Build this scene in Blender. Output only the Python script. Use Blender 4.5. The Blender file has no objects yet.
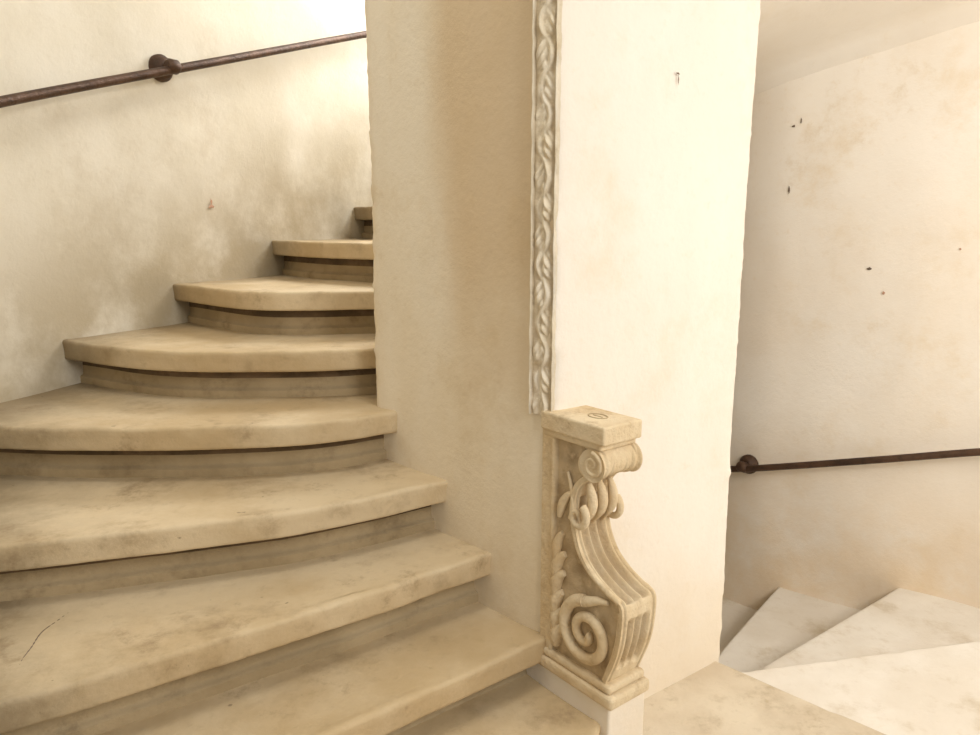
import bpy, math, random
from mathutils import Vector, noise
random.seed(4)
S=bpy.context.scene
S.view_settings.view_transform='Standard'
# ---------------------------------------------------------------- helpers
def link(o): S.collection.objects.link(o); return o
def empty(name):
    return link(bpy.data.objects.new(name,None))
def mesh(name,verts,faces,mat,parent=None,smooth=True,recess_shade=None):
    me=bpy.data.meshes.new(name); me.from_pydata([tuple(v) for v in verts],[],faces); me.update()
    if smooth:
        for p in me.polygons: p.use_smooth=True
    if recess_shade:
        at=me.attributes.new('recess_shade','FLOAT','POINT'); at.data.foreach_set('value',recess_shade)
    o=link(bpy.data.objects.new(name,me)); me.materials.append(mat)
    if parent: o.parent=parent
    return o
def catmull(pts,n):
    P=[Vector(p) for p in pts]; P=[P[0]*2-P[1]]+P+[P[-1]*2-P[-2]]
    out=[]
    for i in range(1,len(P)-2):
        a,b,c,d=P[i-1],P[i],P[i+1],P[i+2]
        for k in range(30):
            t=k/30
            out.append(0.5*((2*b)+(c-a)*t+(2*a-5*b+4*c-d)*t*t+(3*b-a-3*c+d)*t**3))
    out.append(P[-2])
    L=[0]
    for i in range(1,len(out)): L.append(L[-1]+(out[i]-out[i-1]).length)
    res=[];j=0
    for k in range(n):
        s=L[-1]*k/(n-1)
        while j<len(L)-2 and L[j+1]<s: j+=1
        t=(s-L[j])/max(1e-9,L[j+1]-L[j]); res.append(out[j].lerp(out[j+1],min(1,t)))
    return res
def grid_faces(nu,nv,closed=False):
    f=[]
    for i in range(nu if closed else nu-1):
        for j in range(nv-1):
            a=i*nv+j; b=((i+1)%nu)*nv+j
            f.append((a,b,b+1,a+1))
    return f
def mat(name,c1,c2,c3,sc=1.2,bump=.15,rough=.85,fine=30,spots=None,grad=None,vert=False,blot=.7,crev=None,edge=None,band=None,smudge=None):
    m=bpy.data.materials.new(name); m.use_nodes=True; nt=m.node_tree; N=nt.nodes; K=nt.links
    b=N['Principled BSDF']; b.inputs['Roughness'].default_value=rough
    if 'Specular IOR Level' in b.inputs: b.inputs['Specular IOR Level'].default_value=.25
    tc=N.new('ShaderNodeTexCoord'); co=tc.outputs['Object']
    def nz(s,d=6,r=.6,sz=(1,1,1)):
        mp=N.new('ShaderNodeMapping'); mp.inputs['Scale'].default_value=sz; K.new(co,mp.inputs[0])
        n=N.new('ShaderNodeTexNoise'); n.inputs['Scale'].default_value=s; n.inputs['Detail'].default_value=d; n.inputs['Roughness'].default_value=r; K.new(mp.outputs[0],n.inputs['Vector']); return n.outputs['Fac']
    def ramp(x,a,bb):
        r=N.new('ShaderNodeMapRange'); r.inputs[1].default_value=a; r.inputs[2].default_value=bb; r.interpolation_type='SMOOTHSTEP'; K.new(x,r.inputs[0]); return r.outputs[0]
    def mix(f,a,bb):
        x=N.new('ShaderNodeMix'); x.data_type='RGBA'; K.new(f,x.inputs[0])
        for v,i in((a,6),(bb,7)):
            if isinstance(v,tuple): x.inputs[i].default_value=(*v,1)
            else: K.new(v,x.inputs[i])
        return x.outputs[2]
    def mth(op,a,k):
        x=N.new('ShaderNodeMath'); x.operation=op; K.new(a,x.inputs[0])
        if isinstance(k,float): x.inputs[1].default_value=k
        else: K.new(k,x.inputs[1])
        return x.outputs[0]
    def mul(a,k): return mth('MULTIPLY',a,k)
    col=mix(ramp(nz(sc,sz=(1,1,.35) if vert else (1,1,1)),.36,.64),c1,c2)
    col=mix(mul(ramp(nz(sc*2.7,8,.7),.50,.75),blot),col,c3)
    col=mix(mul(ramp(nz(fine,4,.7),.55,.8),.3),col,c3)
    if smudge: col=mix(mul(ramp(nz(sc*1.9+.7,9,.75),.56,.70),.75),col,smudge)
    if spots: col=mix(mul(ramp(nz(fine*1.2,2,.5),.75,.79),.6),col,spots)
    if crev: # shade painted into the sunk carving (carving depth stored on the mesh)
        at=N.new('ShaderNodeAttribute'); at.attribute_name='recess_shade'
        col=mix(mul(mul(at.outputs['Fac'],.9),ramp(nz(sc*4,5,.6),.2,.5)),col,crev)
    sx=N.new('ShaderNodeSeparateXYZ'); K.new(co,sx.inputs[0])
    if grad: # damp / splash staining that follows the line of the flight
        z0,z1,gc,gs,ky=grad
        h=mth('SUBTRACT',sx.outputs[2],mul(sx.outputs[1],ky))
        g=ramp(h,z0,z1); col=mix(mul(mul(g,ramp(nz(2.6,7,.65),.28,.6)),gs),col,gc)
    if edge: # dirt that collects at the wall end of the treads
        r0,r1,ec=edge
        dx=mth('SUBTRACT',sx.outputs[0],.4); dy=mth('SUBTRACT',sx.outputs[1],2.4)
        rr=mth('SQRT',mth('ADD',mul(dx,dx),mul(dy,dy)),0.0)
        rr=mth('ADD',rr,mul(nz(5,6,.7),.5)); col=mix(mul(ramp(rr,r0+.25,r1+.25),.75),col,ec)
    if band: # darker tan vertical band
        x0,x1,zz0,zz1,bc=band
        a=mth('ADD',sx.outputs[0],mul(nz(2.5,6,.6,(1,1,.4)),.2))
        w=mul(ramp(a,x0+.06,x0+.2),ramp(a,x1+.24,x1+.1)); w=mul(w,ramp(mth('ADD',sx.outputs[2],mul(nz(3,5,.6),.6)),zz0+.3,zz1+.3))
        col=mix(mul(w,.55),col,bc)
    K.new(col,b.inputs['Base Color'])
    bp=N.new('ShaderNodeBump'); bp.inputs['Strength'].default_value=bump; bp.inputs['Distance'].default_value=.02
    K.new(mth('ADD',nz(sc*5,8,.6),mul(nz(fine*2,5,.7),.35)),bp.inputs['Height']); K.new(bp.outputs[0],b.inputs['Normal'])
    return m
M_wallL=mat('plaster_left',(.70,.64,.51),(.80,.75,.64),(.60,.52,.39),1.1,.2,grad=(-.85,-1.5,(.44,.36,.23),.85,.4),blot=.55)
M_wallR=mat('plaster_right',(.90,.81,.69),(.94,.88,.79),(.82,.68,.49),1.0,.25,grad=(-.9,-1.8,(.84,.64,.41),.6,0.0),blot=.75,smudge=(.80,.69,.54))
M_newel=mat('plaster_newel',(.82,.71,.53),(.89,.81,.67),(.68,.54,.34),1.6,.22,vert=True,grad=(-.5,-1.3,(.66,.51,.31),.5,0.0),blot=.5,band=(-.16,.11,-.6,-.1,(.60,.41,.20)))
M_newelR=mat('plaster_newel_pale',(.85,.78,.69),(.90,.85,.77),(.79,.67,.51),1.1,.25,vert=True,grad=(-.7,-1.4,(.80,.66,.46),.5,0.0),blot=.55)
M_step=mat('worn_limestone',(.55,.415,.24),(.69,.565,.38),(.35,.25,.14),1.9,.3,.7,24,spots=(.16,.11,.07),edge=(1.45,1.95,(.19,.14,.08)),smudge=(.35,.25,.145))
M_riser=mat('shade_darkened_riser_stone',(.38,.29,.17),(.50,.39,.24),(.22,.16,.09),3,.4,.9,24)  # riser brown darkened to carry the shade below the nosings
M_nosing_shade=mat('painted_nosing_shade',(.12,.085,.05),(.22,.15,.09),(.07,.05,.03),5,.4,.9,24)  # painted shadow line for the faces right under each nosing
M_step_lit=mat('lit_limestone',(.80,.73,.63),(.89,.84,.76),(.60,.50,.36),1.8,.35,.75,24,blot=.85)  # brighter copy of the tread stone, strong light painted into its colour
M_land=mat('landing_limestone',(.60,.50,.37),(.73,.64,.50),(.40,.31,.19),3.0,.4,.75,24,smudge=(.46,.36,.23))
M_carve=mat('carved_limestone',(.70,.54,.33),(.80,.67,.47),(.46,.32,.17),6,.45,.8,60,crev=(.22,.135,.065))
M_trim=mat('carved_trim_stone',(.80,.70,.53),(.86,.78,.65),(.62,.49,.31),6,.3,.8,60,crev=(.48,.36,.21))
M_ceil=mat('plaster_ceiling',(.88,.80,.69),(.93,.87,.78),(.82,.71,.55),1.0,.2,blot=.4)
M_iron=mat('bronzed_iron',(.075,.045,.03),(.12,.07,.045),(.03,.025,.02),9,.3,.45,50)
M_iron.node_tree.nodes['Principled BSDF'].inputs['Metallic'].default_value=.5
M_mark=mat('exposed_dark_mortar',(.14,.10,.07),(.2,.15,.11),(.08,.06,.04),20,.2)
M_mark2=mat('exposed_brick_red',(.50,.28,.18),(.58,.36,.25),(.40,.22,.15),20,.2)
# ---------------------------------------------------------------- walls
WL=[(-1.68,-1.2),(-1.68,.2),(-1.66,1.2),(-1.62,1.9),(-1.56,2.35),(-1.42,2.75),(-1.22,3.12),(-1.0,3.57),(-.76,4.02),(-.4,4.45)]
WB=[(-.4,4.45),(.1,4.7),(.6,4.55),(1.0,4.2)]
WR=[(1.0,4.2),(1.3,3.8),(1.5,3.62),(1.85,3.36),(2.18,3.12),(2.5,2.75),(2.65,2.2),(2.7,1.4),(2.7,.2),(2.7,-1.2)]
ALL=catmull(WL+WB[1:]+WR[1:],400)
def wdisp(x,y,z):
    return .012*noise.noise(Vector((x*1.6,y*1.6,z*1.6)))+.004*noise.noise(Vector((x*6,y*6,z*6)))
def wnorm(i):
    t=(ALL[min(len(ALL)-1,i+1)]-ALL[max(0,i-1)]).normalized(); return Vector((t.y,-t.x))
def wall(name,lo,hi,m,z0=-2.6,z1=2.5,nz_=120):
    v=[]
    for i in range(lo,hi+1):
        p=ALL[i]; n=wnorm(i)
        for j in range(nz_):
            z=z0+(z1-z0)*j/(nz_-1); d=wdisp(p.x,p.y,z)
            v.append((p.x+n.x*d,p.y+n.y*d,z))
    return mesh(name,v,grid_faces(hi-lo+1,nz_),m)
def idx(x,y): return min(range(len(ALL)),key=lambda i:(ALL[i]-Vector((x,y))).length)
iA=idx(-.4,4.45); iB=idx(1.0,4.2)
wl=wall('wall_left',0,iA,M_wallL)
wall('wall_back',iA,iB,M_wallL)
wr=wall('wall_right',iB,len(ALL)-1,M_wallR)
def chip(parent,q,n,tdir,z,w,h,m):
    vs=[];k=11
    for i in range(k):
        a=2*math.pi*i/k; r=.5+.7*random.random()
        p=q+tdir*(w*r*math.cos(a)); vs.append((p.x+n.x*.003,p.y+n.y*.003,z+h*r*math.sin(a)))
    c=(q.x+n.x*.004,q.y+n.y*.004,z); vs.append(c)
    mesh('plaster_chip',vs,[(i,(i+1)%k,k) for i in range(k)],m,parent,False)
def wallchip(parent,x,y,z,w,h,m):
    i=idx(x,y); n=wnorm(i); p=ALL[i]
    nn=-n if n.dot(Vector((.4,2.0))-p)<0 else n
    q=p+n*wdisp(p.x,p.y,z)+nn*.002
    chip(parent,q,nn,Vector((n.y,-n.x)),z,w,h,m)
wallchip(wr,1.42,3.68,.155,.005,.022,M_mark)
wallchip(wr,1.42,3.68,.44,.008,.007,M_mark)
wallchip(wr,1.43,3.67,.46,.003,.017,M_mark)
wallchip(wr,1.72,3.46,-.205,.010,.007,M_mark)
wallchip(wr,1.77,3.42,-.31,.007,.010,M_mark2)
wallchip(wr,2.0,3.26,-.11,.005,.006,M_mark2)
wallchip(wl,-1.17,3.22,.065,.022,.008,M_mark2)
wallchip(wl,-1.165,3.23,.085,.005,.014,M_mark2)
# ---------------------------------------------------------------- staircase
NS=[
(-2.16,[(.42,2.8),(.55,3.7),(.65,4.9)]),
(-2.0,[(.55,2.8),(.85,3.5),(1.25,4.4)]),
(-1.84,[(.6,2.45),(1.017,3.039),(1.453,3.593),(1.65,3.85)]),
(-1.68,[(.5,2.25),(1.063,2.67),(1.852,3.261),(2.1,3.45)]),
(-1.52,[(.45,2.28),(.955,2.398),(1.816,2.578),(2.8,2.78)]),
(-1.36,[(.55,2.33),(.725,2.178),(.905,1.998),(1.081,1.831),(1.9,1.0),(2.8,.1)]),
(-1.17,[(.32,1.82),(.26,1.60),(.12,1.3),(-.1,.8),(-.6,-.3),(-.9,-1.0)]),
(-1.04,[(.3,1.9),(.161,1.783),(-.024,1.64),(-.331,1.4),(-.9,.95),(-1.75,.25)]),
(-.88,[(.15,2.05),(.008,1.93),(-.128,1.83),(-.288,1.70),(-.476,1.57),(-.91,1.27),(-1.75,.75)]),
(-.72,[(0,2.15),(-.155,2.04),(-.294,1.94),(-.481,1.83),(-.703,1.745),(-1.11,1.616),(-1.75,1.45)]),
(-.56,[(-.15,2.3),(-.312,2.208),(-.4,2.145),(-.538,2.085),(-.805,2.04),(-1.077,2.03),(-1.366,2.05),(-1.7,2.1)]),
(-.40,[(-.2,2.5),(-.386,2.415),(-.598,2.365),(-.912,2.357),(-1.159,2.415),(-1.48,2.60),(-1.65,2.72)]),
(-.24,[(-.1,2.75),(-.428,2.715),(-.659,2.67),(-.892,2.715),(-1.22,3.0),(-1.38,3.15)]),
(-.08,[(0,2.8),(-.45,3.05),(-.75,3.25),(-1.025,3.57),(-1.15,3.75)]),
(.08,[(.1,2.9),(-.3,3.42),(-.63,3.95),(-.85,4.25)]),
(.24,[(.15,2.9),(-.15,3.6),(-.5,4.5)]),
(.40,[(.22,2.9),(-.05,3.8),(-.3,4.65)]),
(.56,[(.3,2.9),(.1,3.8),(-.02,4.8)]),
(.72,[(.4,2.9),(.45,3.8),(.5,4.75)]),
(.88,[(.45,2.9),(.7,3.8),(1.0,4.35)]),
(1.04,[(.5,2.8),(1.0,3.7),(1.35,4.0)]),
(1.20,[(.6,2.7),(1.3,3.4),(1.8,3.6)]),
(1.36,[(.7,2.6),(1.5,2.95),(2.4,3.2)]),
]
PROF=[(.070,-.16),(.056,-.158),(.056,-.138),(.060,-.134),(.068,-.132),(.070,-.122),(.071,-.098),(.073,-.070),(.026,-.068),(.016,-.0675),(.009,-.0665),(.006,-.064),(.005,-.058),(.004,-.042),(.002,-.024),(0,-.010),(.001,-.005),(.004,-.0015),(.009,0),(.014,.0003),(.02,.0003)]
stair=empty('stone_staircase')
NN=90
for k in range(len(NS)-1):
    z,pl=NS[k]; z2,pl2=NS[k+1]
    A=catmull(pl,NN); B=catmull(pl2,NN)
    mid=B[NN//2]-A[NN//2]
    rise=.16 if k==0 else z-NS[k-1][0]
    v=[]
    for i in range(NN):
        t=(A[min(NN-1,i+1)]-A[max(0,i-1)]).normalized(); n=Vector((-t.y,t.x))
        if n.dot(mid)<0: n=-n
        e=(B[i]-A[i]); tgt=B[i]+e.normalized()*.10
        row=[]
        for (o,dz) in PROF:
            if dz<=-.158: dz=-rise-.01
            jit=.004*noise.noise(Vector((A[i].x*7,A[i].y*7,z*5+dz*8)))+.002*noise.noise(Vector((A[i].x*35,A[i].y*35,z*9+dz*60)))
            chipd=max(0,noise.noise(Vector((A[i].x*14,A[i].y*14,z*7)))-.35)*.02 if dz>-.012 else 0
            q=A[i]+n*(o+jit+chipd); row.append((q.x,q.y,z+dz+(jit*.6 if dz>-.03 else 0)-chipd*.4))
        q0=A[i]+n*.02
        for j in range(1,19):
            tj=(j/18)**1.4
            q=q0.lerp(tgt,tj)
            w=-.004*math.sin(math.pi*min(1,tj))+.003*noise.noise(Vector((q.x*4,q.y*4,z*3)))*min(1,tj*5)
            row.append((q.x,q.y,z+w))
        row.append((tgt.x,tgt.y,z-.12))
        nv=len(row); v+=row
    m=M_step if z>-1.3 else (M_land if z>-1.4 else M_step_lit)
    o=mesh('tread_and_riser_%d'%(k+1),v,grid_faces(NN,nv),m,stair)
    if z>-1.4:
        o.data.materials.append(M_riser); o.data.materials.append(M_nosing_shade)
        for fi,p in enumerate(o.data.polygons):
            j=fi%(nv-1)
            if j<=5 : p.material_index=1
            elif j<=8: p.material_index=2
    for fi,p in enumerate(o.data.polygons):
        if fi%(nv-1) in (1,2,6,7,8): p.use_smooth=False
cr=[(-.955,1.40),(-.965,1.43),(-.972,1.47),(-.985,1.53),(-.978,1.58),(-.966,1.64),(-.94,1.68)]
# ---------------------------------------------------------------- soffit of the flight above
v=[]; C=Vector((.4,2.4)); na=80
def wallhit(ang):
    d=Vector((math.cos(ang),math.sin(ang)))
    for i in range(len(ALL)-1):
        a,b=ALL[i]-C,ALL[i+1]-C
        ca=d.x*a.y-d.y*a.x; cb=d.x*b.y-d.y*b.x
        if ca*cb<=0 and (a+b).dot(d)>0:
            t=ca/(ca-cb) if ca!=cb else 0; return C+a.lerp(b,t)
    return C+d*2
for i in range(na):
    ad=100-135*i/(na-1); zz=.66+(62-ad)*(.0066 if ad<62 else .0085)
    w=wallhit(math.radians(ad)); L=(w-C).length; d=(w-C)/L
    for r,dz in ((.25,.02),(L*.4,.02),(L*.6,.02),(L-.35,.02),(L-.14,.01),(L-.08,-.01),(L-.04,-.03),(L-.02,-.07),(L+.03,-.09)):
        v.append((C.x+d.x*r,C.y+d.y*r,zz+dz))
mesh('ceiling',v,grid_faces(na,9),M_ceil)
# ---------------------------------------------------------------- newel wall
P=[(.150,1.778),(.73,2.195),(.80,2.6),(.6,2.95),(0,2.95),(-.3,2.68),(-.36,2.31)]
per=[];segi=[]
for i in range(len(P)):
    a=Vector(P[i]);b=Vector(P[(i+1)%len(P)]); n=max(4,int((b-a).length/.012))
    for k in range(n):
        t=k/n; q=a.lerp(b,t); dist=min(t,1-t)*(b-a).length
        per.append((q,dist)); segi.append(i)
v=[];zn=330; cen=Vector((.25,2.45))
for q,dist in per:
    o=(q-cen).normalized()
    for j in range(zn):
        z=-2.4+4.7*j/(zn-1)
        d=.006*noise.noise(Vector((q.x*2,q.y*2,z*1.7)))
        c=math.exp(-dist/.014)
        d+=c*(-.009+.007*noise.noise(Vector((q.x*3,q.y*3,z*14)))+.008*noise.noise(Vector((q.x*3,q.y*3,z*45))))
        v.append((q.x+o.x*d,q.y+o.y*d,z))
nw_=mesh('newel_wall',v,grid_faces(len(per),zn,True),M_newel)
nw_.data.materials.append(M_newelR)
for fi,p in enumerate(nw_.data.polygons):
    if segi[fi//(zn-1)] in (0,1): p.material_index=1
fa=(Vector(P[1])-Vector(P[0])).normalized(); na_=Vector((fa.y,-fa.x))
for (x,z,w,h) in ((.465,.365,.007,.004),(.467,.35,.003,.014)):
    t=(x-.15)/fa.x; q=Vector(P[0])+fa*t+na_*.004
    chip(nw_,q,na_,fa,z,w,h,M_mark)
# ---------------------------------------------------------------- carved vertical trim
fd=Vector((-.86,.51)).normalized(); fn=Vector((-fd.y,fd.x))
if fn.y>0: fn=-fn
O=Vector((.152,1.777)); wT=.066; nu=34; nz2=900; v=[]; dd=[]
for i in range(nu):
    u=i/(nu-1)
    for j in range(nz2):
        z=-.46+2.3*j/(nz2-1); dt=0
        if i==0 or i==nu-1: h=-.045; dt=.9
        elif u<.09 or u>.91: h=.005
        elif u<.14 or u>.86: h=-.005; dt=.8
        else:
            x=(u-.5)/.36
            ph=z/.135+.35*noise.noise(Vector((0,0,z*4)))
            s=math.sin(2*math.pi*ph)
            stem=math.exp(-((x-.55*s)/.26)**2)
            bay=-.40*s; lobes=.65+.35*math.cos(2*math.pi*(ph*5+abs(x)*1.3))
            leaf=abs(s)**.5*math.exp(-((x-bay)/.55)**2)*lobes
            wear=.6+1.0*noise.noise(Vector((u*4,z*6,9)))
            hh=max(.75*stem,leaf); h=-.004+.015*hh*wear; dt=max(0,.7-1.6*hh)
        h+=.004*noise.noise(Vector((u*5,z*25,3)))
        q=O+fd*(u*wT)+fn*h
        v.append((q.x,q.y,z)); dd.append(dt)
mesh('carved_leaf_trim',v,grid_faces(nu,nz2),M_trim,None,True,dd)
# ---------------------------------------------------------------- console bracket
con=empty('scroll_console_bracket')
a3=Vector((.62,-.785,0)).normalized(); b3=Vector((.785,.62,0)).normalized(); O3=Vector((.147,1.765,0))
def W(p,w,z): return O3+a3*p+b3*w+Vector((0,0,z))
FN=300
front=catmull([(.145,-.50),(.165,-.515),(.172,-.54),(.160,-.565),(.12,-.585),(.092,-.615),(.082,-.66),(.086,-.70),(.098,-.745),(.122,-.785),(.160,-.815),(.208,-.838),(.236,-.848),(.243,-.875),(.238,-.94),(.226,-.99),(.207,-1.04),(.195,-1.07)],FN)
Wd=.118; nw=61; v=[]; dd=[]
for i,q in enumerate(front):
    t=(front[min(FN-1,i+1)]-front[max(0,i-1)]).normalized(); n=Vector((-t.y,t.x))
    if n.x<0: n=-n
    for j in range(nw):
        u=j/(nw-1); fl=0
        if .16<u<.84 and 80<i<204 :
            fl=-.013*abs(math.sin((u-.16)/.68*math.pi*3))**.7
        elif .18<u<.82 and 218<i<282:
            fl=-.013*abs(math.sin((u-.18)/.64*math.pi*3))**.7*min(1,(282-i)/8,(i-218)/8)
        elif .06<u<.11 or .89<u<.94: fl=-.007
        v.append(W(q.x+n.x*fl,u*Wd,q.y+n.y*fl)); dd.append(min(1,max(0,(-fl-.004)/.010))*.7)
f=grid_faces(FN,nw)
NP=90
for side in (0,1):
    st=len(v); sg=-1 if side==0 else 1
    for i,q in enumerate(front):
        for k in range(NP):
            p=-.03+(q.x+.03)*k/(NP-1); z=q.y
            rec=0
            if p>.012: rec=.010*min(1,max(0,(min(q.x-p,p-.002)-.010)/.005))
            dd.append(min(1,rec/.010)*(.30+.5*max(0,noise.noise(Vector((p*25,z*25,7)))+.3)) if k>0 else 0)
            rec+=.0010*noise.noise(Vector((p*60,z*60,side)))
            v.append(W(p,(side*Wd)-sg*rec if 0<k<NP-1 else side*Wd,z))
    for i in range(FN-1):
        for k in range(NP-1):
            a=st+i*NP+k; f.append((a,a+1,a+NP+1,a+NP))
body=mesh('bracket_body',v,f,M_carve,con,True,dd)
def box(name,p0,p1,w0,w1,z0,z1,m,bev=.006,parent=con):
    vs=[W(p,w,z) for p in(p0,p1) for w in(w0,w1) for z in(z0,z1)]
    fs=[(0,1,3,2),(4,6,7,5),(0,4,5,1),(2,3,7,6),(0,2,6,4),(1,5,7,3)]
    o=mesh(name,vs,fs,m,parent,False)
    bm=o.modifiers.new('b','BEVEL'); bm.width=bev; bm.segments=3
    return o
box('cap_slab',-.03,.178,-.008,.122,-.490,-.446,M_carve,.005)
box('cap_moulding',-.03,.165,-.003,.118,-.506,-.486,M_carve,.006)
box('base_moulding_upper',-.03,.215,-.006,.124,-1.085,-1.062,M_carve,.009)
box('base_moulding_lower',-.04,.228,-.012,.130,-1.118,-1.084,M_carve,.010)
box('plinth',-.1,.216,-.004,.125,-1.40,-1.116,M_newelR,.006)
def tube(name,pts,r,m=M_carve,parent=con,res=4,radii=None):
    cu=bpy.data.curves.new(name,'CURVE'); cu.dimensions='3D'; cu.bevel_depth=r; cu.bevel_resolution=res; cu.use_fill_caps=True
    sp=cu.splines.new('POLY'); sp.points.add(len(pts)-1)
    for i,p in enumerate(pts):
        sp.points[i].co=(*p,1); sp.points[i].radius=radii[i] if radii else 1
    cu.materials.append(m); o=link(bpy.data.objects.new(name,cu))
    if parent: o.parent=parent
    return o
tube('cap_mason_mark',[W(.095+.026*math.cos(a/24*2*math.pi),.06+.018*math.sin(a/24*2*math.pi),-.4462) for a in range(25)],.0022,M_riser)
tube('cap_mason_mark_bar',[W(.08,.06,-.4462),W(.11,.06,-.4462)],.002,M_riser)
def spiral(name,w,cp,cz,r0,turns,a0,dirn,tr,grow=.9,tap=.45,rmin=.004):
    pts=[];rd=[];n=110
    for i in range(n):
        t=i/(n-1); r=r0*(1-t)**grow+rmin; an=a0+dirn*turns*2*math.pi*t
        pts.append(W(cp+r*math.cos(an),w,cz+r*math.sin(an))); rd.append(1-tap*t)
    tube(name,pts,tr,radii=rd)
def lobe(name,w,p0,z0,ang,bend,L,r):
    lp=[];rr=[];p,z=p0,z0;a=ang;n=18
    for i in range(n):
        t=i/(n-1); lp.append(W(p,w,z)); rr.append(.35+.75*math.sin(math.pi*min(1,.12+.80*t))); a+=bend/n*(.3+1.6*t); p+=math.cos(a)*L/n; z+=math.sin(a)*L/n
    rr[-1]=.5
    tube(name,lp,r,radii=rr)
for nm,w,sg in (('near',.004,-1),('far',Wd-.004,1)):
    spiral('upper_volute_'+nm,w-sg*.002,.122,-.545,.040,1.6,math.radians(100),-1,.008)
    tube('rim_'+nm,[W(q.x-.010,w-sg*.002,q.y) for q in front[36:204:2]],.0075)
    tube('rim_lower_'+nm,[W(q.x-.012,w-sg*.002,q.y) for q in front[212:296:2]],.0055)
    spiral('lower_scroll_'+nm,w+sg*.001,.130,-.965,.076,1.75,math.radians(95),1,.0155,.85,.35,.006)
    tube('lower_scroll_tail_'+nm,[W(.122,w,-.885),W(.140,w,-.878),W(.165,w,-.866),W(.195,w,-.860)],.011,radii=[1.3,1.15,.9,.5])
    A_=[(.026,-1.045,100,-75,.075,.016),(.024,-1.005,100,-70,.075,.016),(.022,-.960,100,-70,.078,.015),(.020,-.915,98,-75,.090,.015),(.020,-.870,96,-70,.095,.014),(.020,-.820,94,-45,.090,.012),(.020,-.960,92,-12,.20,.010)]
    for k,(p0,z0,an,bd,L,r) in enumerate(A_):
        lobe('acanthus_lobe_%s_%d'%(nm,k),w-sg*.003,p0,z0,math.radians(an),math.radians(bd),L,r)
    spiral('mid_curl_'+nm,w+sg*.003,.094,-.680,.028,1.0,math.radians(60),-1,.010,.7)
    tube('mid_curl_tail_'+nm,[W(.056+.020*math.sin(k2/9*2.2),w,-.58-.0125*k2) for k2 in range(10)],.008,radii=[.4+.08*k2 for k2 in range(10)])
    lobe('mid_leaf_'+nm,w,.030,-.70,math.radians(80),math.radians(-50),.09,.010)
    tube('back_fillet_'+nm,[W(.006,w,-.51),W(.006,w,-.75),W(.006,w,-1.06)],.006)
v=[];nr=32;ns=41
for j in range(ns):
    u=j/(ns-1); r=.036*(.74+.26*abs(2*u-1)**1.3)+.003*math.cos(u*math.pi*12)
    for i in range(nr):
        an=2*math.pi*i/nr; v.append(W(.142+r*math.cos(an),-.005+u*(Wd+.010),-.542+r*math.sin(an)))
f=[(j*nr+i,j*nr+(i+1)%nr,(j+1)*nr+(i+1)%nr,(j+1)*nr+i) for j in range(ns-1) for i in range(nr)]
f+=[tuple(range(nr)),tuple(range((ns-1)*nr,ns*nr))]
mesh('scroll_roll',v,f,M_carve,con)
spiral('roll_end_curl',-.005,.142,-.542,.026,1.5,math.radians(90),-1,.005)
for k,wc in enumerate((.024,.059,.094)):
    lp=[];rr=[]
    for i in range(16):
        t=i/15; lp.append(W(.106-.018*t+.022*math.sin(t*3.1),wc,-.60-.11*t)); rr.append(.4+math.sin(math.pi*min(1,.1+t)))
    tube('front_leaf_%d'%k,lp,.009,radii=rr)
tube('tread_crack',[(x,y,-.885+.003*noise.noise(Vector((x*4,y*4,-.88*3)))) for x,y in catmull(cr,40)],.002,M_mark,stair,2,[.5+.6*abs(math.sin(i*1.7)) for i in range(40)])
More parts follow.
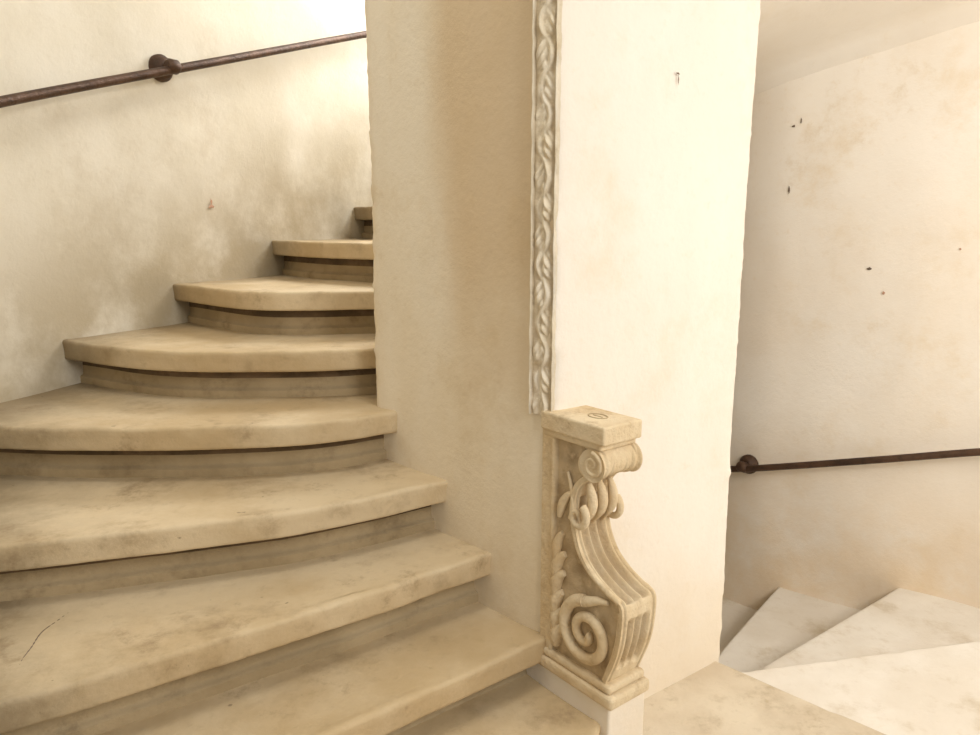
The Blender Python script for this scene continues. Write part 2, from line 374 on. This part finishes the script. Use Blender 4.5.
# ---------------------------------------------------------------- handrails
def rail(name,pts,brs):
    e=empty(name)
    tube('rail_bar',pts,.0165,M_iron,e,6)
    for (bp,wdir) in brs:
        bp=Vector(bp); wd=Vector(wdir).normalized()
        tube('bracket_stem',[bp,bp+wd*.08],.012,M_iron,e)
        tube('bracket_rosette',[bp+wd*.030,bp+wd*.036,bp+wd*.050,bp+wd*.058,bp+wd*.078],.050,M_iron,e,8,[.40,.72,.80,1,1])
        cc=Vector((wd.y,-wd.x,0))
        tube('bracket_collar',[bp-cc*.026,bp-cc*.016,bp+cc*.016,bp+cc*.026],.027,M_iron,e,8,[.7,1,1,.7])
def off(i,dist):
    n=wnorm(i)
    if n.dot(Vector((.4,2.0))-ALL[i])<0: n=-n
    return ALL[i]+n*dist,-n
def mkrail(name,i0,i1,ib,z,slope,dist=.075):
    lp=[];L=0;prev=None
    for i in range(i0,i1+1,3):
        q,_=off(i,dist)
        if prev is not None: L+=(q-prev).length
        prev=q; lp.append((q.x,q.y,L))
    qb,nb=off(ib,dist)
    lb=min(lp,key=lambda p:(Vector(p[:2])-qb).length)[2]
    rail(name,[(x,y,z+(l-lb)*slope) for x,y,l in lp],[((qb.x,qb.y,z),(nb.x,nb.y,0))])
mkrail('handrail',idx(-1.66,1.2),idx(-.3,4.5),idx(-1.26,3.035),.575,.305)
mkrail('handrail',idx(.6,4.55),idx(2.7,1.0),idx(1.35,3.75),-1.222,.275)
# ---------------------------------------------------------------- lights
def area(name,loc,tgt,sx,sy,e,col):
    l=bpy.data.lights.new(name,'AREA'); l.shape='RECTANGLE'; l.size=sx; l.size_y=sy; l.energy=e; l.color=col
    o=link(bpy.data.objects.new(name,l)); o.location=loc; o.rotation_euler=(Vector(tgt)-Vector(loc)).to_track_quat('-Z','Y').to_euler(); return o
area('window_light_stair',(.2,4.2,1.6),(-.8,3.7,.6),.8,1.0,46,(.95,.97,1))
area('window_light_entry',(1.7,-.7,1.2),(1.5,2.9,-1.0),1.2,1.2,53,(1,.98,.94))
area('added_fill_side',(2.45,1.3,.35),(1.5,3.2,-1.1),.7,.8,18,(1,.98,.94))  # fill added to brighten the right wall, no window there
area('added_overhead_light',(-.2,1.4,2.7),(-.4,2.0,-.6),1.2,.8,26,(1,.96,.88))  # overhead light added to deepen the dark under the nosings, no window there
w=bpy.data.worlds.new('world'); S.world=w; w.use_nodes=True
w.node_tree.nodes['Background'].inputs[0].default_value=(1,.965,.89,1); w.node_tree.nodes['Background'].inputs[1].default_value=.36
# ---------------------------------------------------------------- camera
cd=bpy.data.cameras.new('camera'); cam=link(bpy.data.objects.new('camera',cd)); cd.sensor_width=36; cd.lens=36*760/980; cd.clip_start=.02
cam.location=(0,0,0); cam.rotation_euler=(math.radians(90-10.8),0,0); S.camera=cam
